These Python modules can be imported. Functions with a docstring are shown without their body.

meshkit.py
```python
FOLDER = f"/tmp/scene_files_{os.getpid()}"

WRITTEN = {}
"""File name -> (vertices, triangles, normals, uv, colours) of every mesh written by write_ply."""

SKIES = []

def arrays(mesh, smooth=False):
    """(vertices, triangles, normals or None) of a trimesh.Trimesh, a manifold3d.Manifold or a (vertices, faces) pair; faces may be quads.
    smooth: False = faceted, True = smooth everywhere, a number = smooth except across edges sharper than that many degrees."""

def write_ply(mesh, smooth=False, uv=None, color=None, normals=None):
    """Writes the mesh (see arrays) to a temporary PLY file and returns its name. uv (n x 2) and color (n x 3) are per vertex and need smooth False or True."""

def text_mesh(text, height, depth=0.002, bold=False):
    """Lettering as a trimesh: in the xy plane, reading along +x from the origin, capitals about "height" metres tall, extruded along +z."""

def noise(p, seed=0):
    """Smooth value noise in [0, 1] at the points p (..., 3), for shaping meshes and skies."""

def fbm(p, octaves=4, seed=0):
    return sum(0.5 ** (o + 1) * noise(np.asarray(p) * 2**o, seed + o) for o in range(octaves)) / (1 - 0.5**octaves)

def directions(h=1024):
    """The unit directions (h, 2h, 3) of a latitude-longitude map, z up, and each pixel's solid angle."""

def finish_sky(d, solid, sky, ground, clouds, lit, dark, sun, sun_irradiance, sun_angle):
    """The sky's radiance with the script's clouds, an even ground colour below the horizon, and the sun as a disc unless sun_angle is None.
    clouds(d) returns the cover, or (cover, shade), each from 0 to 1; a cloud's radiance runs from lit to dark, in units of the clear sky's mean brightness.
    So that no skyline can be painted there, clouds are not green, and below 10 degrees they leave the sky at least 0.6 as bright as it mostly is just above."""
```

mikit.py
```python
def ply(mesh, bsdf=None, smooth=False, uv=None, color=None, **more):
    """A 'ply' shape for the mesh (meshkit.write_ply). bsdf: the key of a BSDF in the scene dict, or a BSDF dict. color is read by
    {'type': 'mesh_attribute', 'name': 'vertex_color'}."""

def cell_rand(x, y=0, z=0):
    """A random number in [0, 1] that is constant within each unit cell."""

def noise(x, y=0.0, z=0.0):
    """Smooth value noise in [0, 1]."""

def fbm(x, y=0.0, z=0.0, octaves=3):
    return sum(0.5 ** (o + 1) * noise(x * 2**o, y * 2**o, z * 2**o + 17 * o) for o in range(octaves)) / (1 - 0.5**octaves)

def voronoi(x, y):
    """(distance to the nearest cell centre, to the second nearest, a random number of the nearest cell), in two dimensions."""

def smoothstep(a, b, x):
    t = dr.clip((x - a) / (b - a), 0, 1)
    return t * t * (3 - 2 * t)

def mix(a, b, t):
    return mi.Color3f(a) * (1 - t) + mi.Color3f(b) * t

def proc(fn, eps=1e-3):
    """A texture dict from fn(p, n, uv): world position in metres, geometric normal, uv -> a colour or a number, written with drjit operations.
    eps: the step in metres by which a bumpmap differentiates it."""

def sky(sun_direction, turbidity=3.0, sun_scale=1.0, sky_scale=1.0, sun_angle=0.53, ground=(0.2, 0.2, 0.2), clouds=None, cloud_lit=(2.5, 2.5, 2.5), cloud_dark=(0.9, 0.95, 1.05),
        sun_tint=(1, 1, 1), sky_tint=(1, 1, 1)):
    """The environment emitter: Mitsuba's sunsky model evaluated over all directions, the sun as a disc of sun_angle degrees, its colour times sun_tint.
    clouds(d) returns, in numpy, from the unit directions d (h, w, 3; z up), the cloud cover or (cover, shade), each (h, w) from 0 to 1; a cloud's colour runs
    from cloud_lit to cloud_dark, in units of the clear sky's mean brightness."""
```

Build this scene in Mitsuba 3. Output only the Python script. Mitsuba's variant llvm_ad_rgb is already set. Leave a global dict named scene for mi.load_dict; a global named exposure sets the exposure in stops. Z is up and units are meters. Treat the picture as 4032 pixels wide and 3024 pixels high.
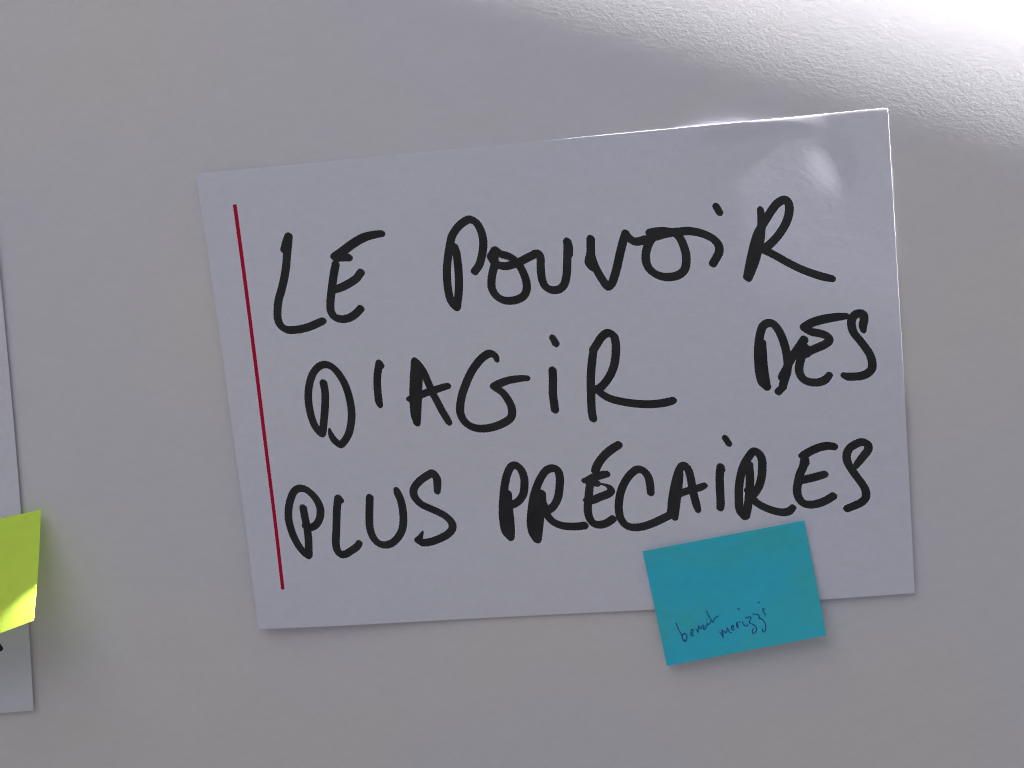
"""A hand-lettered sheet and two sticky notes on a white plastered wall, in the shade, with low sun grazing the wall at the top right."""
import math

import drjit as dr
import mitsuba as mi
import numpy as np
import trimesh
from shapely import MultiPoint, union_all

import mikit
import meshkit

T = mi.ScalarTransform4f
scene, labels = {}, {}

# ---------------------------------------------------------------- camera, lights, exposure
CAM = [0.07193, -0.67218, 0.13339]
FWD, UP = [-0.13133087, 0.972532, -0.19218147], [0.04016826, 0.19892184, 0.97919182]
scene["camera"] = {"type": "perspective", "fov": 36.025, "fov_axis": "x", "near_clip": 0.01, "far_clip": 200.0,
                   "to_world": T().look_at(origin=CAM, target=[c + f for c, f in zip(CAM, FWD)], up=UP)}
exposure = 0.0

# the shade of a room: soft light from everywhere, a little more of it from an unseen panel added high in front, to the left
ROOM, FILL, SUN = (0.240, 0.238, 0.255), 1.75, 74.0
scene["room_light"] = {"type": "constant", "radiance": {"type": "rgb", "value": ROOM}}

# the low sun: it comes from the upper right, nearly along the wall, and touches it only where the wall bends towards it
S = np.array([0.754, 0.0637, 0.657])
S /= np.linalg.norm(S)
FAR = 60.0
R_DISC = FAR * math.tan(math.radians(0.2655))
L_SUN = SUN / (math.pi * math.tan(math.radians(0.2655)) ** 2)
scene["sun"] = {"type": "disk", "to_world": T().look_at(origin=(S * FAR).tolist(), target=[0, 0, 0], up=[0, 0, 1]) @ T().scale(R_DISC),
                "emitter": {"type": "area", "radiance": {"type": "rgb", "value": [L_SUN, L_SUN * 0.985, L_SUN * 0.97]}}}
labels["sun"] = {"kind": "structure", "label": "low sun far off to the upper right"}
scene["fill_panel"] = {"type": "rectangle", "to_world": T().look_at(origin=[-0.5, -1.3, 1.75], target=[0, 0, 0.1], up=[0, 0, 1]) @ T().scale([0.9, 0.75, 1]),
                   "emitter": {"type": "area", "radiance": {"type": "rgb", "value": [FILL * 0.97, FILL, FILL * 1.05]}}}  # added emitter out of view, lifts the shaded wall and the lime note
labels["fill_panel"] = {"kind": "structure", "label": "unseen soft light panel added above and behind the camera"}

# ---- the wall is a gently bulging plaster surface; q runs across the bulge, towards the upper right
R_WALL, R_EDGE, Q_SUN, EN = 2.0, 0.95, 0.147, np.array([0.3245, 0.9459])


def wall_y(x, z):
    q = x * EN[0] + z * EN[1]
    return q ** 2 / (2 * R_WALL) + np.maximum(q - Q_SUN, 0) ** 2 / 2 * (1 / R_EDGE - 1 / R_WALL)


def step(a, b, x):
    t = np.clip((np.asarray(x, float) - a) / (b - a), 0, 1)
    return t * t * (3 - 2 * t)


def flat(c, bow, s, t):
    """Position on the wall of a sheet's point: s to the right and t upwards, from 0 to 1; c: bl, br, tr, tl; bow: left, bottom (metres)."""
    s, t = np.asarray(s, float)[..., None], np.asarray(t, float)[..., None]
    c = np.asarray(c)
    p = c[0] * (1 - s) * (1 - t) + c[1] * s * (1 - t) + c[2] * s * t + c[3] * (1 - s) * t
    return p + 4 * t * (1 - t) * (1 - s) * np.array([bow[0], 0]) + 4 * s * (1 - s) * (1 - t) * np.array([0, bow[1]])


def sheet_lift(s, t, x, z):
    """How far the big sheet stands off the wall (metres): taped at its corners, stiff, a thumb dent where the putty holds it."""
    d = np.maximum(Q_SUN - (x * EN[0] + z * EN[1]), 0)
    g = d * d / (2 * R_WALL)
    g = 0.0060 * np.tanh(g / 0.0060) * (1 - 0.85 * step(0.085, 0.185, d))
    right = step(0.45, 0.80, s)
    h = 0.00028 + g * (right + 0.02) 
    run = np.maximum((0.145 - x) * 0.754 + (0.11 - z) * 0.657, 0)
    h = h + right * 0.0019 * run * run / (run + 0.05)
    h = h + 0.0011 * step(0.70, 0.77, s) * (1 - step(0.78, 0.92, s)) * step(0.957, 1.0, t)
    h = h + 0.0015 * (1 - step(0.0, 0.35, s)) * step(0.5, 1.0, t) + 0.0032 * (1 - step(0, 0.4, s)) * (1 - step(0.35, 0.95, t)) + 0.0012 * (1 - step(0.0, 0.3, t))
    u, v = (s - 0.921) * 297, (t - 0.912) * 210
    u = u + 0.12 * v
    h = h - 0.00012 * np.exp(-(u / np.where(u < 0, 7.5, 5.0)) ** 2 - (v / np.where(v > 0, 7.5, 10.0)) ** 2)
    h = h + 0.00003 * meshkit.noise(np.stack([s * 9.0, t * 7.0, s * 0 + 3.0], -1)) * right
    return h


# ---------------------------------------------------------------- measured places (metres on the wall) and pen strokes (millimetres on the paper: x, y, width)
SHEET, BOW = [[-0.14499, -0.11053], [0.15203, -0.09902], [0.14516, 0.10974], [-0.15171, 0.10005]], [0.00147, -0.00131]
BLUE = [[0.04303, -0.13062], [0.11326, -0.11586], [0.10536, -0.06457], [0.03474, -0.07676]]
LIME = [[[-0.2428, -0.00023, -0.04982], [-0.24275, -0.00118, -0.05223], [-0.2427, -0.00216, -0.05461], [-0.24265, -0.00317, -0.05698], [-0.24259, -0.00422, -0.05933], [-0.24253, -0.00531, -0.06167], [-0.24246, -0.00642, -0.06399], [-0.24239, -0.00757, -0.06629], [-0.24231, -0.00875, -0.06858], [-0.24223, -0.00997, -0.07085], [-0.24215, -0.01121, -0.07311], [-0.24206, -0.01248, -0.07535], [-0.24197, -0.01378, -0.07757], [-0.24188, -0.01511, -0.07978], [-0.24178, -0.01647, -0.08198], [-0.24167, -0.01785, -0.08415], [-0.24156, -0.01926, -0.08631], [-0.24145, -0.0207, -0.08846], [-0.24134, -0.02216, -0.09058], [-0.24122, -0.02364, -0.0927], [-0.24109, -0.02515, -0.09479]], [[-0.26349, 0.00046, -0.05383], [-0.2634, -0.00063, -0.05633], [-0.2633, -0.00169, -0.05883], [-0.26319, -0.00272, -0.06131], [-0.26307, -0.00373, -0.06378], [-0.26293, -0.00472, -0.06624], [-0.26279, -0.0057, -0.06869], [-0.26264, -0.00667, -0.07113], [-0.26248, -0.00765, -0.07355], [-0.26231, -0.00863, -0.07597], [-0.26213, -0.00963, -0.07837], [-0.26194, -0.01064, -0.08077], [-0.26174, -0.01168, -0.08315], [-0.26153, -0.01275, -0.08552], [-0.26131, -0.01386, -0.08788], [-0.26108, -0.01501, -0.09023], [-0.26084, -0.01622, -0.09257], [-0.26059, -0.01747, -0.09489], [-0.26033, -0.01879, -0.09721], [-0.26006, -0.02018, -0.09951], [-0.25978, -0.02163, -0.10181]]]
LETTERS = [
    ('L',[[(37.4,179.5,3.56),(35.7,172.3,3.56),(34.0,165.0,3.56),(31.3,157.3,3.56),(29.1,152.3,3.56),(27.9,147.5,3.56),(27.6,143.3,3.56),(28.6,140.6,3.56),(31.0,138.8,3.56),(34.1,138.4,3.56),(37.9,138.6,3.56),(42.3,139.5,3.56),(45.5,140.6,3.56),(47.8,141.4,3.23)],[(37.1,179.3,3.56),(35.8,176.7,3.56),(34.6,173.8,3.56)]]),
    ('E',[[(78.7,177.1,3.01),(75.6,177.0,3.38),(70.2,176.0,3.82),(64.2,173.2,3.96),(60.1,170.7,3.96),(56.6,168.9,3.82)],[(57.2,168.4,3.67),(60.9,168.2,3.38),(62.9,168.0,3.38)],[(56.6,165.6,3.56),(55.2,161.3,3.56),(54.0,157.0,3.56),(52.8,152.2,3.56),(51.9,147.8,3.56),(51.9,145.2,3.56),(53.1,142.8,3.56),(56.0,141.5,3.56),(59.5,141.7,3.56),(62.7,143.2,3.56),(65.2,145.3,3.56)],[(53.8,154.6,3.56),(57.3,155.2,3.56),(61.7,156.9,3.56),(65.0,158.7,3.56),(67.3,161.1,3.56)]]),
    ('P',[[(109.8,168.7,3.52),(110.4,166.3,3.52),(110.5,163.3,3.52),(110.5,158.6,3.52),(110.1,153.1,3.52),(109.4,148.3,3.52),(108.5,144.7,3.52),(107.9,142.5,3.52),(105.8,145.3,3.52),(105.1,149.0,3.52),(105.0,154.2,3.52),(105.4,159.0,3.52),(106.5,164.4,3.52),(107.7,168.7,3.52),(109.3,173.3,3.52),(112.0,176.7,3.52),(115.2,179.0,3.52),(117.9,179.8,3.52),(120.3,178.4,3.52),(122.0,175.1,3.52),(122.7,171.1,3.52),(122.4,167.5,3.52),(121.3,163.5,3.52),(119.8,160.0,3.52),(117.6,157.4,3.52)]]),
    ('O',[[(127.1,164.9,3.52),(126.4,159.1,3.52),(125.1,155.5,3.52),(124.3,151.9,3.52),(124.4,148.9,3.52),(126.1,145.8,3.52),(128.9,143.9,3.52),(131.8,143.4,3.52),(135.2,143.8,3.52),(138.0,145.2,3.52),(139.4,147.7,3.52),(139.6,151.0,3.52),(138.8,154.7,3.52),(137.4,158.1,3.52),(135.5,160.8,3.52),(132.7,162.8,3.52),(129.9,163.8,3.52),(127.7,165.7,3.52)],[(127.1,165.6,3.52),(125.3,163.2,3.52)],[(125.3,163.0,3.52),(126.5,160.5,3.52),(128.6,159.1,3.52),(131.5,158.5,3.52),(134.6,159.0,3.52),(137.6,159.8,3.52),(141.1,161.3,3.52),(144.6,162.6,3.52)]]),
    ('U',[[(144.2,162.6,3.52),(146.0,162.7,3.52),(146.8,161.0,3.52),(146.6,158.1,3.52),(146.4,154.4,3.52),(146.7,150.8,3.52),(147.9,148.1,3.52),(150.4,146.6,3.52),(153.4,146.6,3.52),(155.7,148.2,3.52),(157.2,151.7,3.52),(158.0,156.4,3.52),(158.6,161.8,3.52),(159.0,165.1,3.52),(159.0,166.8,3.52)],[(159.1,166.7,3.52),(159.5,164.7,3.52),(159.3,161.4,3.52)]]),
    ('V',[[(169.2,167.0,3.63),(168.9,163.5,3.63),(168.7,160.6,3.63),(169.6,156.2,3.63),(171.1,152.4,3.63),(172.8,149.0,3.63),(174.7,146.1,3.63),(176.5,147.3,3.63),(178.0,150.4,3.63),(179.5,154.3,3.63),(180.8,158.5,3.63),(182.2,162.7,3.63),(183.4,165.9,3.63),(184.3,168.0,3.63)],[(168.5,160.6,3.63),(167.5,157.1,3.63),(168.7,155.0,3.63)],[(184.3,167.8,3.63),(185.6,166.0,3.63),(187.7,164.4,3.63),(189.8,164.2,3.63),(192.4,164.8,3.63)]]),
    ('O',[[(194.6,167.4,3.63),(197.4,167.7,3.63),(200.6,167.6,3.63),(204.1,166.9,3.63)],[(191.3,164.3,3.63),(195.0,165.2,3.63),(197.2,165.7,3.63),(202.3,166.6,3.63),(207.0,166.8,3.63),(210.6,166.8,3.63),(214.5,166.0,3.63),(218.0,164.6,3.63),(221.1,162.6,3.63),(223.0,160.3,3.63),(223.5,158.0,3.63),(223.1,156.3,3.63),(221.8,154.2,3.63),(220.4,152.2,3.63)],[(195.7,165.5,3.63),(193.4,162.1,3.63),(192.2,158.6,3.63),(192.1,155.0,3.63),(193.3,152.0,3.63),(195.8,149.7,3.63),(199.0,148.3,3.63),(201.9,148.0,3.63),(205.2,148.5,3.63),(207.9,150.3,3.63),(209.1,153.6,3.63),(209.2,157.2,3.63),(208.5,160.8,3.63),(207.2,164.2,3.63),(205.2,166.5,3.63)]]),
    ('I',[[(223.5,176.0,3.16),(224.7,173.4,3.23)]]),
    ('R',[[(241.9,173.1,2.72),(242.1,169.2,3.49),(241.8,165.7,3.52),(241.1,161.1,3.52),(240.1,157.3,3.6),(238.7,153.1,3.6),(236.8,148.6,3.49),(234.8,144.7,3.38)],[(234.4,145.2,3.6),(235.7,150.2,3.6),(237.1,155.1,3.6),(238.7,159.9,3.6),(240.4,163.7,3.6),(243.2,167.7,3.6),(246.0,171.5,3.6),(248.7,174.6,3.6),(251.3,176.0,3.6),(253.0,175.9,3.6),(254.0,173.5,3.6),(253.6,170.0,3.6),(252.2,166.5,3.6),(250.0,163.2,3.6),(247.3,160.2,3.6),(244.6,157.9,3.6),(242.4,156.4,3.6)],[(242.0,156.0,3.6),(246.1,153.6,3.6),(251.2,150.1,3.6),(256.3,146.9,3.6),(261.5,144.3,3.6),(266.7,142.2,3.6),(269.8,141.3,3.08)]]),
    ('D',[[(44.5,113.8,3.45),(44.7,109.3,3.45),(44.0,103.6,3.45),(43.0,98.7,3.38),(42.0,94.1,3.38),(41.0,90.9,3.38),(38.8,93.5,3.38),(37.4,97.5,3.38),(36.8,101.8,3.38),(36.7,106.8,3.38),(37.2,110.6,3.38),(38.6,115.1,3.38),(40.6,118.8,3.38),(43.4,121.3,3.38),(46.2,122.0,3.38),(48.8,121.0,3.38),(51.5,118.0,3.38),(53.7,113.6,3.38),(55.0,108.9,3.38),(55.6,103.9,3.38),(55.6,99.3,3.38),(54.8,94.7,3.38),(53.2,90.2,3.38),(50.8,86.8,3.38),(48.9,85.4,3.38),(47.0,86.7,3.38),(45.6,88.8,3.01),(44.9,91.0,2.2),(44.7,92.9,0.95)]]),
    ("'",[[(70.7,120.6,3.38),(69.5,116.6,3.38),(68.7,112.1,3.38),(68.5,107.5,3.38),(68.5,103.7,3.38),(68.8,101.9,2.72)],[(70.6,120.8,3.16),(71.4,119.5,2.94)]]),
    ('A',[[(86.7,120.4,3.38),(85.5,113.8,3.38),(84.3,106.3,3.38),(83.9,100.6,3.38),(83.9,95.6,3.38),(84.6,92.5,3.08)],[(84.5,92.9,3.38),(85.8,100.4,3.38),(86.9,108.0,3.38),(87.7,113.7,3.38),(87.7,119.3,3.38)],[(87.4,119.7,3.38),(89.6,116.2,3.38),(91.6,110.3,3.38),(93.3,104.8,3.38),(94.5,102.1,3.38),(96.3,97.4,3.38),(98.2,93.4,3.38),(98.9,91.8,3.01)],[(82.2,103.6,2.64),(84.0,103.7,3.23),(88.0,105.2,3.23),(92.0,106.4,3.23),(95.5,107.2,3.23),(98.6,107.9,3.08),(100.2,108.2,2.86)]]),
    ('G',[[(123.2,118.0,2.35),(122.8,119.6,2.94),(121.6,120.8,3.38),(120.1,121.1,3.6),(117.4,119.9,3.6),(114.0,116.9,3.6),(110.9,113.0,3.6),(108.2,108.3,3.6),(105.9,103.1,3.6),(104.7,98.6,3.6),(104.5,95.6,3.6),(105.7,92.1,3.6),(108.1,89.6,3.6),(111.4,88.2,3.6),(114.8,87.9,3.6),(119.1,88.4,3.6),(123.4,89.8,3.6),(126.6,91.7,3.6),(127.6,93.9,3.6),(127.5,97.0,3.6),(126.3,100.1,3.6),(124.4,103.3,3.6),(121.6,105.6,3.6),(120.7,106.4,3.6)],[(120.7,106.4,3.6),(123.3,107.5,3.6),(127.2,108.6,3.38),(131.0,109.0,3.23),(134.0,109.1,2.86),(135.9,109.0,2.57)]]),
    ('I',[[(148.7,125.9,3.01),(149.8,123.3,3.38)],[(147.3,111.6,3.6),(147.1,107.3,3.6),(146.5,101.7,3.6),(146.6,97.1,3.6),(146.7,94.1,3.6)]]),
    ('R',[[(166.1,119.2,3.38),(165.1,114.9,3.63),(164.1,109.4,3.63),(163.5,104.6,3.63),(163.3,100.1,3.63),(163.0,95.6,3.63),(162.9,91.8,3.63),(163.2,89.0,3.63)],[(165.9,119.2,3.63),(167.7,121.5,3.63),(169.8,124.3,3.63),(172.2,126.0,3.63),(173.7,126.0,3.63),(175.4,124.6,3.63),(176.0,121.2,3.63),(175.6,116.8,3.63),(174.5,112.0,3.63),(172.4,107.7,3.63),(169.9,104.5,3.63),(167.1,102.2,3.63),(165.6,101.8,3.63)],[(166.0,101.8,3.63),(168.4,99.3,3.63),(171.5,97.3,3.63),(176.2,95.7,3.63),(181.3,94.5,3.63),(187.2,93.7,3.63),(192.4,93.6,3.63),(196.8,94.1,3.63),(198.8,94.6,3.23)]]),
    ('D',[[(239.4,97.6,3.6),(237.5,99.4,3.6),(236.6,103.6,3.6),(236.5,109.1,3.6),(236.9,115.0,3.6),(238.1,120.7,3.6),(239.5,123.8,3.6),(241.6,124.9,3.6),(243.7,124.4,3.6),(245.7,121.8,3.6),(247.2,118.1,3.6),(248.2,114.0,3.6),(248.7,110.3,3.6),(248.8,106.6,3.6),(248.2,103.0,3.6),(247.1,100.1,3.6),(246.3,98.0,3.6)],[(238.5,116.8,3.6),(238.5,111.9,3.6),(238.5,106.8,3.6),(238.8,102.3,3.6),(239.2,97.5,3.6)],[(248.9,105.9,3.6),(246.1,100.8,3.6),(247.3,100.5,3.6)],[(246.3,96.9,3.16),(244.1,95.0,3.38)]]),
    ('E',[[(256.3,116.4,3.82),(254.1,113.5,3.82),(251.3,110.0,3.82),(249.4,107.3,3.82)],[(274.8,124.9,2.72),(270.5,124.9,3.52),(264.8,124.4,3.82),(260.1,123.4,3.82),(256.8,121.8,3.82)],[(256.9,121.4,3.6),(259.5,119.6,3.6),(263.3,118.5,3.6),(266.1,117.1,3.6),(266.9,115.2,3.6),(265.2,113.8,3.6),(262.3,112.7,3.6),(259.0,111.6,3.6),(256.4,110.3,3.6)],[(256.6,113.2,3.6),(254.5,108.3,3.6),(253.5,104.7,3.6),(253.7,101.8,3.6),(255.3,99.2,3.6),(258.1,97.9,3.6),(261.3,97.6,3.6),(264.2,98.5,3.6),(266.0,100.3,3.08)],[(256.4,110.3,2.94),(257.3,110.0,2.79)]]),
    ('S',[[(281.4,118.2,2.57),(281.3,120.1,3.45),(282.0,122.9,3.6),(281.7,125.1,3.6),(280.1,125.6,3.6),(278.0,124.9,3.6),(276.8,123.0,3.6),(276.6,120.5,3.6),(277.3,117.6,3.6),(279.4,114.5,3.6),(281.7,111.0,3.6),(283.5,107.6,3.6),(284.2,104.6,3.6),(284.0,101.7,3.6),(282.1,99.7,3.6),(279.2,98.8,3.6),(276.0,98.8,3.6),(273.5,99.0,3.52),(272.0,99.7,2.72)]]),
    ('P',[[(28.1,57.2,3.52),(28.4,52.3,3.52),(28.8,47.5,3.52),(28.8,42.3,3.52),(28.4,37.5,3.52),(27.9,34.6,3.52),(24.9,37.7,3.52),(22.7,42.2,3.52),(21.3,47.1,3.52),(20.7,52.4,3.52),(21.4,57.6,3.52),(22.9,61.9,3.52),(25.1,65.4,3.52),(27.6,66.5,3.52),(30.3,65.8,3.52),(33.1,63.2,3.52),(35.1,59.9,3.52),(36.0,55.9,3.52),(35.3,52.3,3.52),(33.4,49.2,3.52),(30.5,47.8,3.52),(28.2,48.7,3.52)]]),
    ('L',[[(44.8,60.7,3.52),(43.8,56.6,3.52),(42.9,50.6,3.52),(42.0,44.7,3.52),(41.3,39.5,3.52),(41.5,36.7,3.52),(43.0,34.3,3.52),(45.3,34.3,3.52),(48.0,35.7,3.52),(50.8,37.4,3.52),(52.0,38.9,3.3)],[(44.9,60.7,3.52),(45.8,59.6,3.08)]]),
    ('U',[[(59.3,60.0,3.52),(58.7,55.6,3.52),(58.0,50.5,3.52),(57.8,45.7,3.52),(58.7,41.6,3.52),(60.9,38.5,3.52),(63.9,37.4,3.52),(67.1,38.1,3.52),(70.5,40.9,3.52),(72.7,44.7,3.52),(73.6,49.4,3.52),(73.7,54.1,3.52),(73.2,58.1,3.52),(72.3,61.0,3.52),(71.9,62.7,2.86)]]),
    ('S',[[(90.3,60.7,2.94),(90.7,64.0,3.56),(90.7,66.8,3.56),(89.1,69.3,3.56),(87.1,68.6,3.56),(83.4,66.5,3.56),(80.6,63.9,3.56),(79.5,61.6,3.56),(79.8,58.9,3.56),(82.2,55.5,3.56),(85.8,53.3,3.56),(89.9,51.1,3.56),(93.5,48.5,3.56),(95.6,45.2,3.56),(95.3,42.8,3.56),(93.1,40.6,3.56),(89.0,38.7,3.56),(84.6,37.5,3.56),(81.1,37.4,3.56),(79.1,38.7,3.16)],[(79.5,38.7,3.08),(80.8,40.7,2.13),(81.7,42.5,0.95)]]),
    ('P',[[(121.4,37.4,3.6),(119.5,40.1,3.6),(118.9,45.3,3.6),(119.2,51.1,3.6),(120.1,56.9,3.6),(121.3,62.3,3.6),(122.9,66.9,3.6),(124.9,69.9,3.6),(126.8,70.3,3.6),(128.9,68.4,3.6),(130.1,64.5,3.6),(129.9,60.6,3.6),(129.0,56.8,3.6),(126.8,54.0,3.6),(124.0,52.5,3.6),(122.1,52.5,3.6)],[(122.1,57.6,3.6),(122.0,52.1,3.6),(122.1,46.2,3.6),(122.0,41.1,3.6),(121.6,37.5,3.6)]]),
    ('R',[[(133.2,35.7,3.6),(131.6,39.0,3.6),(131.3,44.1,3.6),(132.2,49.5,3.6),(133.6,55.3,3.6),(135.4,59.8,3.6),(137.7,64.0,3.6),(140.2,66.9,3.6),(143.0,67.9,3.6),(145.2,67.0,3.6),(146.1,63.8,3.6),(145.6,59.2,3.6),(144.7,55.0,3.6),(143.0,51.6,3.6),(140.6,49.3,3.6),(137.8,48.8,3.6)],[(137.0,56.8,3.6),(136.5,51.2,3.6),(135.6,45.4,3.6),(134.7,40.4,3.6),(133.6,35.6,3.6)],[(137.4,56.6,3.6),(137.4,52.3,3.6),(138.7,49.9,3.6)],[(134.3,54.5,3.6),(133.5,47.5,3.6),(132.4,39.7,3.6)],[(138.2,49.1,3.6),(139.1,46.3,3.6),(141.2,43.5,3.6),(144.5,41.6,3.6),(149.0,40.7,3.6),(153.2,40.6,3.6),(155.3,40.8,3.6)]]),
    ('É',[[(173.4,76.4,3.6),(170.8,75.0,3.89),(167.6,72.8,3.89),(164.7,69.9,3.89),(162.7,66.9,3.89),(162.1,65.4,3.67)],[(167.1,63.6,3.16),(164.1,63.2,3.67),(161.0,62.4,3.67),(158.3,61.4,3.16),(156.7,61.2,2.35)],[(158.6,60.6,3.6),(162.5,59.6,3.16)],[(164.2,59.3,0.95),(166.4,58.5,1.47),(168.1,57.1,2.79),(168.4,55.7,3.38),(166.8,54.5,3.6),(163.3,53.4,3.6),(159.4,52.1,3.6),(156.7,52.3,2.42)],[(159.0,58.3,3.6),(158.3,54.5,3.6),(157.6,50.6,3.6),(157.3,47.5,3.6),(157.8,44.0,3.6),(159.3,41.6,3.6),(161.9,40.7,3.6),(165.4,41.4,3.6),(168.1,43.0,3.6)]]),
    ('C',[[(185.8,53.9,3.38),(185.8,57.3,3.56),(185.2,61.2,3.56),(183.3,64.0,3.56),(180.8,64.8,3.56),(178.0,63.2,3.56),(175.1,59.9,3.56),(172.9,55.8,3.56),(171.5,50.9,3.56),(171.1,46.7,3.56),(171.6,43.2,3.56),(173.6,39.9,3.56),(176.9,38.6,3.56),(181.0,38.7,3.56),(185.2,39.8,3.56),(189.1,41.3,3.56),(192.6,42.8,3.56),(194.5,43.6,3.56)]]),
    ('A',[[(194.0,44.1,3.56),(195.0,50.1,3.56),(196.6,56.6,3.56),(198.4,61.8,3.56),(200.1,64.8,3.56),(201.6,65.1,3.56),(203.0,63.1,3.56),(203.7,59.9,3.56),(204.1,56.1,3.56),(204.7,51.0,3.56),(205.4,47.1,3.56),(205.9,44.6,2.79)],[(195.5,42.0,3.23),(196.6,48.1,3.56),(197.7,53.8,3.56),(198.6,58.8,3.56),(199.0,61.8,3.56)],[(197.0,52.1,3.3),(200.8,53.3,3.3),(204.6,54.2,3.3),(207.6,54.8,3.3),(209.5,55.5,2.94)]]),
    ('I',[[(220.0,76.3,2.86),(221.4,73.6,2.86)],[(217.1,63.4,3.56),(216.4,59.1,3.56),(216.2,55.6,3.56),(216.1,50.6,3.56),(216.0,46.8,3.56),(215.7,45.0,3.38)],[(217.1,63.3,3.16),(217.6,62.1,2.94)]]),
    ('R',[[(225.9,40.4,3.63),(224.2,43.1,3.63),(224.0,48.2,3.63),(224.4,53.5,3.63),(225.5,58.8,3.63),(227.1,63.3,3.63),(229.4,67.0,3.63),(231.9,69.4,3.63),(233.8,68.5,3.63),(235.1,65.4,3.63),(235.0,61.2,3.63),(234.2,56.6,3.63),(232.5,52.5,3.63),(230.1,50.0,3.63),(228.1,52.0,3.3)],[(229.4,63.7,3.63),(229.5,59.3,3.63),(229.2,54.7,3.63),(228.6,49.8,3.63),(227.8,45.2,3.63),(226.6,40.6,3.63)],[(229.6,48.5,3.63),(231.7,46.1,3.63),(234.8,43.9,3.63),(238.8,42.0,3.63),(242.7,41.0,3.63),(245.5,41.4,3.63),(247.0,42.8,3.08)]]),
    ('E',[[(266.2,68.9,3.38),(263.6,69.4,3.63),(260.0,69.0,3.63),(256.3,67.7,3.63),(253.3,66.2,3.63),(252.1,65.8,2.72)],[(253.4,64.4,3.63),(252.6,61.0,3.63),(251.0,57.7,3.63),(249.9,53.9,3.63),(249.3,50.5,3.63),(249.7,47.4,3.63),(251.3,44.8,3.63),(254.2,43.6,3.63),(258.2,43.9,3.63),(261.9,45.2,3.63),(264.5,46.7,3.63)],[(253.4,64.4,3.63),(253.6,62.5,3.63)],[(250.5,54.8,3.63),(254.1,55.3,3.63),(258.5,56.1,3.63),(261.5,56.8,3.3)]]),
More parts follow.
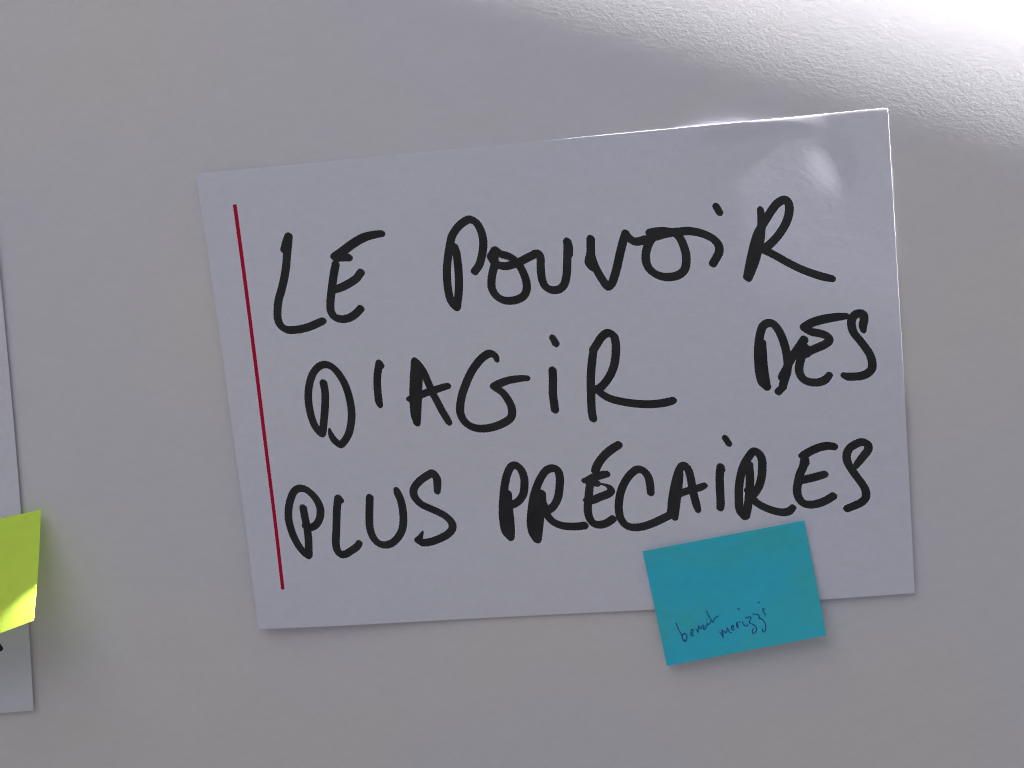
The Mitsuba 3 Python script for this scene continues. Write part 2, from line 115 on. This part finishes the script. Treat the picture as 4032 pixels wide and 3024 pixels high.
    ('S',[[(274.8,59.2,2.42),(275.7,60.5,3.16),(278.2,63.5,3.56),(280.5,66.4,3.56),(280.4,68.6,3.56),(278.3,69.9,3.56),(275.1,69.1,3.56),(272.5,67.4,3.56),(271.3,64.8,3.56),(271.4,61.8,3.56),(272.9,58.3,3.56),(275.0,54.7,3.56),(277.0,51.5,3.56),(278.4,48.3,3.56),(278.4,45.2,3.56),(276.6,43.1,3.56),(273.6,41.8,3.56),(270.2,40.6,3.38)]]),
]
WHERE = ['first word of the top line', 'first word of the top line', 'second word of the top line', 'second word of the top line', 'second word of the top line', 'second word of the top line', 'second word of the top line', 'second word of the top line', 'second word of the top line', 'first word of the middle line', 'first word of the middle line', 'first word of the middle line', 'first word of the middle line', 'first word of the middle line', 'first word of the middle line', 'second word of the middle line', 'second word of the middle line', 'second word of the middle line', 'first word of the bottom line', 'first word of the bottom line', 'first word of the bottom line', 'first word of the bottom line', 'second word of the bottom line', 'second word of the bottom line', 'second word of the bottom line', 'second word of the bottom line', 'second word of the bottom line', 'second word of the bottom line', 'second word of the bottom line', 'second word of the bottom line', 'second word of the bottom line']
PEN_WIDTH = 0.46
PEN = [
    ('b',[[[(8.39,17.61),(8.59,16.3),(9.21,13.96),(9.84,12.15),(9.93,10.01),(10.48,9.38),(11.0,8.86)],[(10.03,11.48),(11.19,12.54),(11.98,11.98),(11.95,10.28),(11.07,9.16),(10.37,9.93)]],[[(14.01,11.29),(14.95,11.87),(15.6,13.24),(15.25,13.72),(14.42,12.6),(14.15,11.37),(14.72,10.85),(15.4,10.83)]],[[(17.03,13.51),(17.54,12.68),(17.66,11.7),(18.07,13.0),(18.65,14.6),(18.84,13.92),(19.37,13.19)]],[[(19.37,13.19),(19.99,13.93),(20.83,14.63),(21.18,14.14),(20.47,13.0),(21.06,12.57),(21.92,13.37),(22.63,14.51)]],[[(22.77,15.34),(22.7,14.29),(24.06,14.78),(24.75,15.82)],[(22.96,16.83),(23.11,16.67)]],[[(23.57,20.28),(24.15,18.26),(24.84,16.23),(25.8,14.89),(26.42,16.16),(27.47,16.81),(28.59,17.25)]]]),
    ('m',[[[(27.73,10.2),(28.43,9.23),(28.84,7.46)],[(28.84,7.46),(29.04,8.91),(29.11,10.8),(29.86,10.03),(30.51,9.38),(31.15,10.22),(31.63,11.4),(31.9,10.51),(32.42,9.25),(33.16,9.01)]],[[(33.41,10.66),(34.41,11.11),(34.59,11.92),(33.89,11.84),(33.51,10.64),(33.95,10.03),(34.78,10.19)]],[[(36.07,12.5),(36.25,11.2),(36.53,10.41),(36.66,11.54),(36.55,12.62),(37.51,12.87),(38.06,12.77)]],[[(39.17,12.67),(39.3,11.7),(39.98,10.62),(40.87,10.57),(41.19,11.04)],[(38.09,18.9),(39.0,18.2)]],[[(40.98,14.24),(41.59,13.92),(42.35,14.31),(43.2,14.05),(43.26,13.3),(42.5,12.38),(42.33,11.57),(43.83,10.66),(44.87,9.2),(44.83,7.95),(43.7,6.89),(42.81,6.95),(42.89,7.88),(43.55,8.81)]],[[(44.65,15.05),(46.49,14.71),(47.21,13.84),(47.25,12.99),(46.97,12.72),(48.04,12.42),(49.08,10.97),(49.39,9.22),(49.0,7.4),(48.24,6.49),(47.63,6.81),(47.63,7.86)]],[[(50.52,16.19),(49.59,16.57),(49.66,15.29),(50.07,14.05),(50.46,13.77)],[(47.96,19.52),(48.79,19.68)]]]),
]


def tag(key, label, category=None, group=None, kind=None):
    labels[key] = {"label": label, **({"category": category} if category else {}), **({"group": group} if group else {}), **({"kind": kind} if kind else {})}


# ---------------------------------------------------------------- materials
def rgb(*v):
    return {"type": "rgb", "value": list(v)}


def wall_colour(p, n, uv):
    m = mikit.fbm(p.x * 9.0 + 3.1, p.y * 9.0, p.z * 9.0 + 7.7, 3)
    g = 0.45 * mikit.noise(p.x * 850.0, 5.0, p.z * 850.0) + 0.35 * mikit.noise(p.x * 310.0, 7.0, p.z * 310.0) + 0.2 * mikit.noise(p.x * 60.0, 3.0, p.z * 60.0)
    return mikit.mix((0.745, 0.73, 0.775), (0.775, 0.738, 0.725), mikit.smoothstep(0.3, 0.7, m)) * (0.965 + 0.07 * g)


def wall_relief(p, n, uv):
    # roller-stippled paint: small uneven pimples, drawn out sideways a little, on a slower waviness
    a = mikit.fbm(p.x * 1800.0, 2.0, p.z * 1950.0, 2)
    b = mikit.noise(p.x * 800.0, 9.0, p.z * 870.0)
    c = mikit.noise(p.x * 300.0, 4.0, p.z * 330.0)
    return 0.9 * a + 0.6 * b + 0.35 * c


def paper_relief(p, n, uv):
    return 0.8 * mikit.fbm(p.x * 1300.0, 1.0, p.z * 1300.0, 2) + 0.7 * mikit.noise(p.x * 520.0, 4.0, p.z * 520.0)


def paper_colour(p, n, uv):
    m = mikit.fbm(p.x * 14.0 + 1.3, 2.0, p.z * 14.0, 3)
    g = 0.6 * mikit.noise(p.x * 900.0, 8.0, p.z * 900.0) + 0.4 * mikit.noise(p.x * 330.0, 2.0, p.z * 330.0)
    return mikit.mix((0.755, 0.75, 0.86), (0.765, 0.755, 0.835), mikit.smoothstep(0.3, 0.7, m)) * (0.965 + 0.07 * g)


def ink_colour(p, n, uv):
    g = mikit.fbm(p.x * 130.0, 3.0, p.z * 130.0, 3)
    return mi.Color3f(0.0275, 0.0275, 0.030) * (0.6 + 0.8 * g)


def lime_colour(p, n, uv):
    g = mikit.fbm(p.x * 300.0, p.y * 300.0, p.z * 300.0, 2)
    return mi.Color3f(0.74, 0.985, 0.13) * (0.965 + 0.05 * g)


def blue_colour(p, n, uv):
    m = mikit.smoothstep(0.25, 0.75, mikit.fbm(p.x * 55.0, 6.0, p.z * 55.0, 3))
    g = mikit.fbm(p.x * 300.0, p.y * 300.0, p.z * 300.0, 2)
    return mikit.mix((0.085, 0.66, 0.76), (0.07, 0.67, 0.88), m) * (0.95 + 0.08 * g)


def matt(fn):
    return {"type": "diffuse", "reflectance": mikit.proc(fn)}


scene["wall_paint"] = {"type": "bumpmap", "scale": 1.0, "t": mikit.proc(lambda p, n, uv: wall_relief(p, n, uv) * WALL_BUMP, eps=1.6e-4), "b": matt(wall_colour)}
scene["paper_white"] = {"type": "bumpmap", "scale": 1.0, "t": mikit.proc(lambda p, n, uv: paper_relief(p, n, uv) * PAPER_BUMP, eps=1.6e-4), "b": matt(paper_colour)}
WALL_BUMP, PAPER_BUMP = 1.0e-5, 4.5e-6
scene["black_ink"] = {"type": "twosided", "b": {"type": "principled", "base_color": mikit.proc(ink_colour), "roughness": 0.6, "specular": 0.25}}
scene["red_ink"] = {"type": "twosided", "b": {"type": "diffuse", "reflectance": rgb(0.52, 0.018, 0.06)}}
scene["pen_ink"] = {"type": "twosided", "b": {"type": "diffuse", "reflectance": rgb(0.03, 0.08, 0.30)}}
scene["lime_paper"] = {"type": "principledthin", "base_color": mikit.proc(lime_colour), "roughness": 0.9, "eta": 1.01, "diff_trans": 0.25}
scene["blue_paper"] = {"type": "principledthin", "base_color": mikit.proc(blue_colour), "roughness": 0.9, "eta": 1.01, "diff_trans": 0.25}


# ---------------------------------------------------------------- builders
def spline(p, gap):
    """Points (x, y, width) along a smooth curve through the given ones."""
    p = np.array(p, float)
    q = np.vstack([2 * p[0] - p[1], p, 2 * p[-1] - p[-2]])
    out = []
    for i in range(1, len(q) - 2):
        a, b, c, d = q[i - 1:i + 3]
        t = [0.0]
        for u, v in ((a, b), (b, c), (c, d)):
            t.append(t[-1] + max(np.linalg.norm(v[:2] - u[:2]), 1e-6) ** 0.5)
        s = np.linspace(t[1], t[2], max(2, int(np.linalg.norm(c[:2] - b[:2]) / gap)), endpoint=False)[:, None]
        f = lambda u, v, x, y: (y - s) / (y - x) * u + (s - x) / (y - x) * v  # noqa: E731
        l, m, r = f(a, b, t[0], t[1]), f(b, c, t[1], t[2]), f(c, d, t[2], t[3])
        out.append(f(f(l, m, t[0], t[2]), f(m, r, t[1], t[3]), t[1], t[2]))
    return np.vstack(out + [q[-2:-1]])


ANG = np.arange(28) * math.pi / 14


def ink(strokes, gap, oval=0.86, square=0.82, tilt=-40):
    """The inked outline of pen strokes: an oval felt tip, tilted, drawn along each curve."""
    c, s = np.cos(ANG), np.sin(ANG)
    x, y, a = np.sign(c) * abs(c) ** square, oval * np.sign(s) * abs(s) ** square, math.radians(tilt)
    tip = np.c_[x * math.cos(a) - y * math.sin(a), x * math.sin(a) + y * math.cos(a)]
    tip /= np.ptp(tip[:, 0])
    parts = []
    for k in strokes:
        rings = [q[:2] + tip * q[2] for q in spline(k, gap)]
        parts += [MultiPoint(np.vstack(r)).convex_hull for r in zip(rings[:-1], rings[1:])]
    return union_all(parts).buffer(0.12 * gap, join_style="round").simplify(0.06 * gap)


def laid(shape, place, size, longest, off):
    """A flat outline in millimetres on a sheet, cut up and laid onto the sheet's surface, "off" metres proud of it."""
    meshes = []
    for g in getattr(shape, "geoms", [shape]):
        v, f = trimesh.creation.triangulate_polygon(g, engine="earcut")
        v, f = trimesh.remesh.subdivide_to_size(np.c_[v, np.zeros(len(v))], f, longest)
        meshes.append((place(v[:, 0] / size[0], v[:, 1] / size[1], off), f))
    m = trimesh.util.concatenate([trimesh.Trimesh(v, f, process=False) for v, f in meshes])
    m.merge_vertices()
    if m.face_normals[:, 1].mean() > 0:
        m.invert()
    return m


def sheet_mesh(place, nu, nv, thick, rim):
    """A sheet of paper from place(s, t, off): the front, a worn rounded edge all round and the back."""
    s, t = np.meshgrid(np.linspace(0, 1, nu + 1), np.linspace(0, 1, nv + 1), indexing="ij")
    n = (nu + 1) * (nv + 1)
    i = np.arange(n).reshape(nu + 1, nv + 1)
    quads = np.stack([i[:-1, :-1], i[1:, :-1], i[1:, 1:], i[:-1, 1:]], -1).reshape(-1, 4)
    front = place(s.ravel(), t.ravel(), 0.0)
    back = place(s.ravel(), t.ravel(), -thick)
    loop = np.r_[i[:, 0], i[-1, 1:], i[-2::-1, -1], i[0, -2:0:-1]]
    mid = front[loop].mean(0)
    ls, lt = s.ravel()[loop], t.ravel()[loop]
    e = place(ls + (ls > 0.999) * 1e-3 - (ls < 0.001) * 1e-3, lt + (lt > 0.999) * 1e-3 - (lt < 0.001) * 1e-3, 0.0) - front[loop]
    e /= np.linalg.norm(e, axis=1, keepdims=True)
    edge = (front[loop] * 0.4 + back[loop] * 0.6) + e * (rim * np.random.default_rng(5).uniform(0.7, 1.1, len(loop)) * np.where(lt > 0.999, 2.2, 1.0))[:, None]
    j = np.arange(len(loop))
    k = np.roll(j, -1)
    ring = [np.stack([loop[j], n * 2 + j, n * 2 + k, loop[k]], 1), np.stack([n * 2 + j, n + loop[j], n + loop[k], n * 2 + k], 1)]
    f = np.vstack([quads, quads[:, ::-1] + n, *ring])
    v = np.vstack([front, back, edge])
    return v, np.vstack([f[:, [0, 1, 2]], f[:, [0, 2, 3]]])


def numbered(base, k):
    return base if k == 0 else f"{base}_{k:03d}"


# ---------------------------------------------------------------- the wall
gx, gz = np.meshgrid(np.linspace(-1.0, 1.0, 251), np.linspace(-0.8, 0.9, 211), indexing="ij")
wv = np.c_[gx.ravel(), wall_y(gx, gz).ravel(), gz.ravel()]
wi = np.arange(gx.size).reshape(gx.shape)
wf = np.stack([wi[:-1, :-1], wi[1:, :-1], wi[1:, 1:], wi[:-1, 1:]], -1).reshape(-1, 4)
scene["wall"] = mikit.ply((wv, wf), "wall_paint", smooth=True)
tag("wall", "white painted wall with fine stippled texture, sunlit at its top right", kind="structure")

# ---------------------------------------------------------------- the big sheet


def big(s, t, off=0.0):
    p = flat(SHEET, BOW, s, t)
    x, z = p[..., 0], p[..., 1]
    return np.stack([x, wall_y(x, z) - sheet_lift(s, t, x, z) - off, z], -1)


scene["paper_sheet__paper"] = mikit.ply(sheet_mesh(big, 297, 210, 0.00012, 0.00005), "paper_white", smooth=40)
tag("paper_sheet", "white paper sheet hand lettered in large black capitals, with a red line down its left", "paper")
scene["paper_sheet__margin_line"] = mikit.ply(laid(ink([[(15.35, 194.6, 1.5), (15.0, 160.0, 1.4), (14.62, 113.7, 1.46), (14.3, 60.0, 1.36), (14.02, 19.7, 1.5)]], 1.0, 0.9, 0.3, 3), big, (297, 210), 5.0, 0.00008), "red_ink", smooth=True)
tag("paper_sheet__margin_line", "straight red line drawn down the left margin")
for k, (ch, strokes) in enumerate(LETTERS):
    key = "paper_sheet__" + numbered("apostrophe" if ch == "'" else "letter", k)
    scene[key] = mikit.ply(laid(ink(strokes, 0.45), big, (297, 210), 5.0, 0.00008 + 0.00003 * (k % 2)), "black_ink", smooth=True)
    tag(key, f"black marker {'apostrophe' if ch == chr(39) else 'letter ' + ch}, {WHERE[k]}")

# ---------------------------------------------------------------- the blue note, half on the sheet and half on the wall


def blue(s, t, off=0.0):
    p = flat(BLUE, (0, 0), s, t)
    x, z = p[..., 0], p[..., 1]
    h = 0.0036 + 0.0045 * (1 - t) ** 2 * (0.35 + 0.65 * s)
    return np.stack([x, wall_y(x, z) - h - off, z], -1)


scene["blue_note__paper"] = mikit.ply(sheet_mesh(blue, 48, 34, 0.00012, 0.00006), "blue_paper", smooth=40)
tag("blue_note", "turquoise blue sticky note with a small handwritten name, on the sheet's lower right edge", "sticky note")
for k, (word, strokes) in enumerate(PEN):
    key = "blue_note__" + numbered("handwriting", k)
    scene[key] = mikit.ply(laid(union_all([ink([[(*q, PEN_WIDTH) for q in c] for c in ch], 0.12, 0.95, 0.9, 0) for ch in strokes]), blue, (76, 51), 2.0, 0.00007), "pen_ink", smooth=True)
    tag(key, ("upper left" if k == 0 else "lower right") + " word, small handwriting in dark blue pen")

# ---------------------------------------------------------------- the sheet at the left


def left(s, t, off=0.0):
    s, t = np.asarray(s, float), np.asarray(t, float)
    u, v = (s - 1) * 0.210, t * 0.297
    x = -0.0009 * step(0.10, 0.24, v) - 0.26460 + 0.9962 * u + 0.1239 * v - 0.1855 * v * v
    z = -0.1531 + 0.0867 * u + v
    h = 0.0008 + 0.0008 * s + 0.0010 * (1 - t) ** 2
    return np.stack([x, wall_y(x, z) - h - off, z], -1)


scene["paper_sheet_001__paper"] = mikit.ply(sheet_mesh(left, 64, 90, 0.00022, 0.0002), "paper_white", smooth=40)
tag("paper_sheet_001", "white paper sheet cut off by the left frame edge, lime note stuck on it", "paper")
scene["paper_sheet_001__letter"] = mikit.ply(laid(ink([[(175, 64, 3.5), (185, 50, 3.5), (194.6, 34.4, 3.3)]], 0.45), left, (210, 297), 5.0, 0.00008), "black_ink", smooth=True)
tag("paper_sheet_001__letter", "end of a black marker stroke just below the lime note")

# ---------------------------------------------------------------- the lime note, stuck by its top and curling far off the wall
EDGE, ACROSS = np.array(LIME[0]), np.array(LIME[1])          # its right edge, from the stuck top to the free bottom, and a line 16 mm further left


def lime(s, t, off=0.0):
    s, t = np.asarray(s, float), np.asarray(t, float)
    r = (1 - t) * (len(EDGE) - 1)
    k = np.clip(np.floor(r).astype(int), 0, len(EDGE) - 2)
    w = (r - k)[..., None]
    p, a = (e[k] * (1 - w) + e[k + 1] * w for e in (EDGE, ACROSS))
    d = (a - p) / np.linalg.norm(a - p, axis=-1, keepdims=True)
    tangent = EDGE[k + 1] - EDGE[k]
    nrm = np.cross(d, tangent / np.linalg.norm(tangent, axis=-1, keepdims=True))
    nrm *= -np.sign(nrm[..., 1:2])
    return p + ((1 - s) * 0.076)[..., None] * d + nrm * off


scene["lime_note"] = mikit.ply(sheet_mesh(lime, 40, 60, 0.0001, 0.00005)[0:2], "lime_paper", smooth=40)
tag("lime_note", "lime green sticky note curling off the wall, its lower corner lit yellow by the sun", "sticky note")
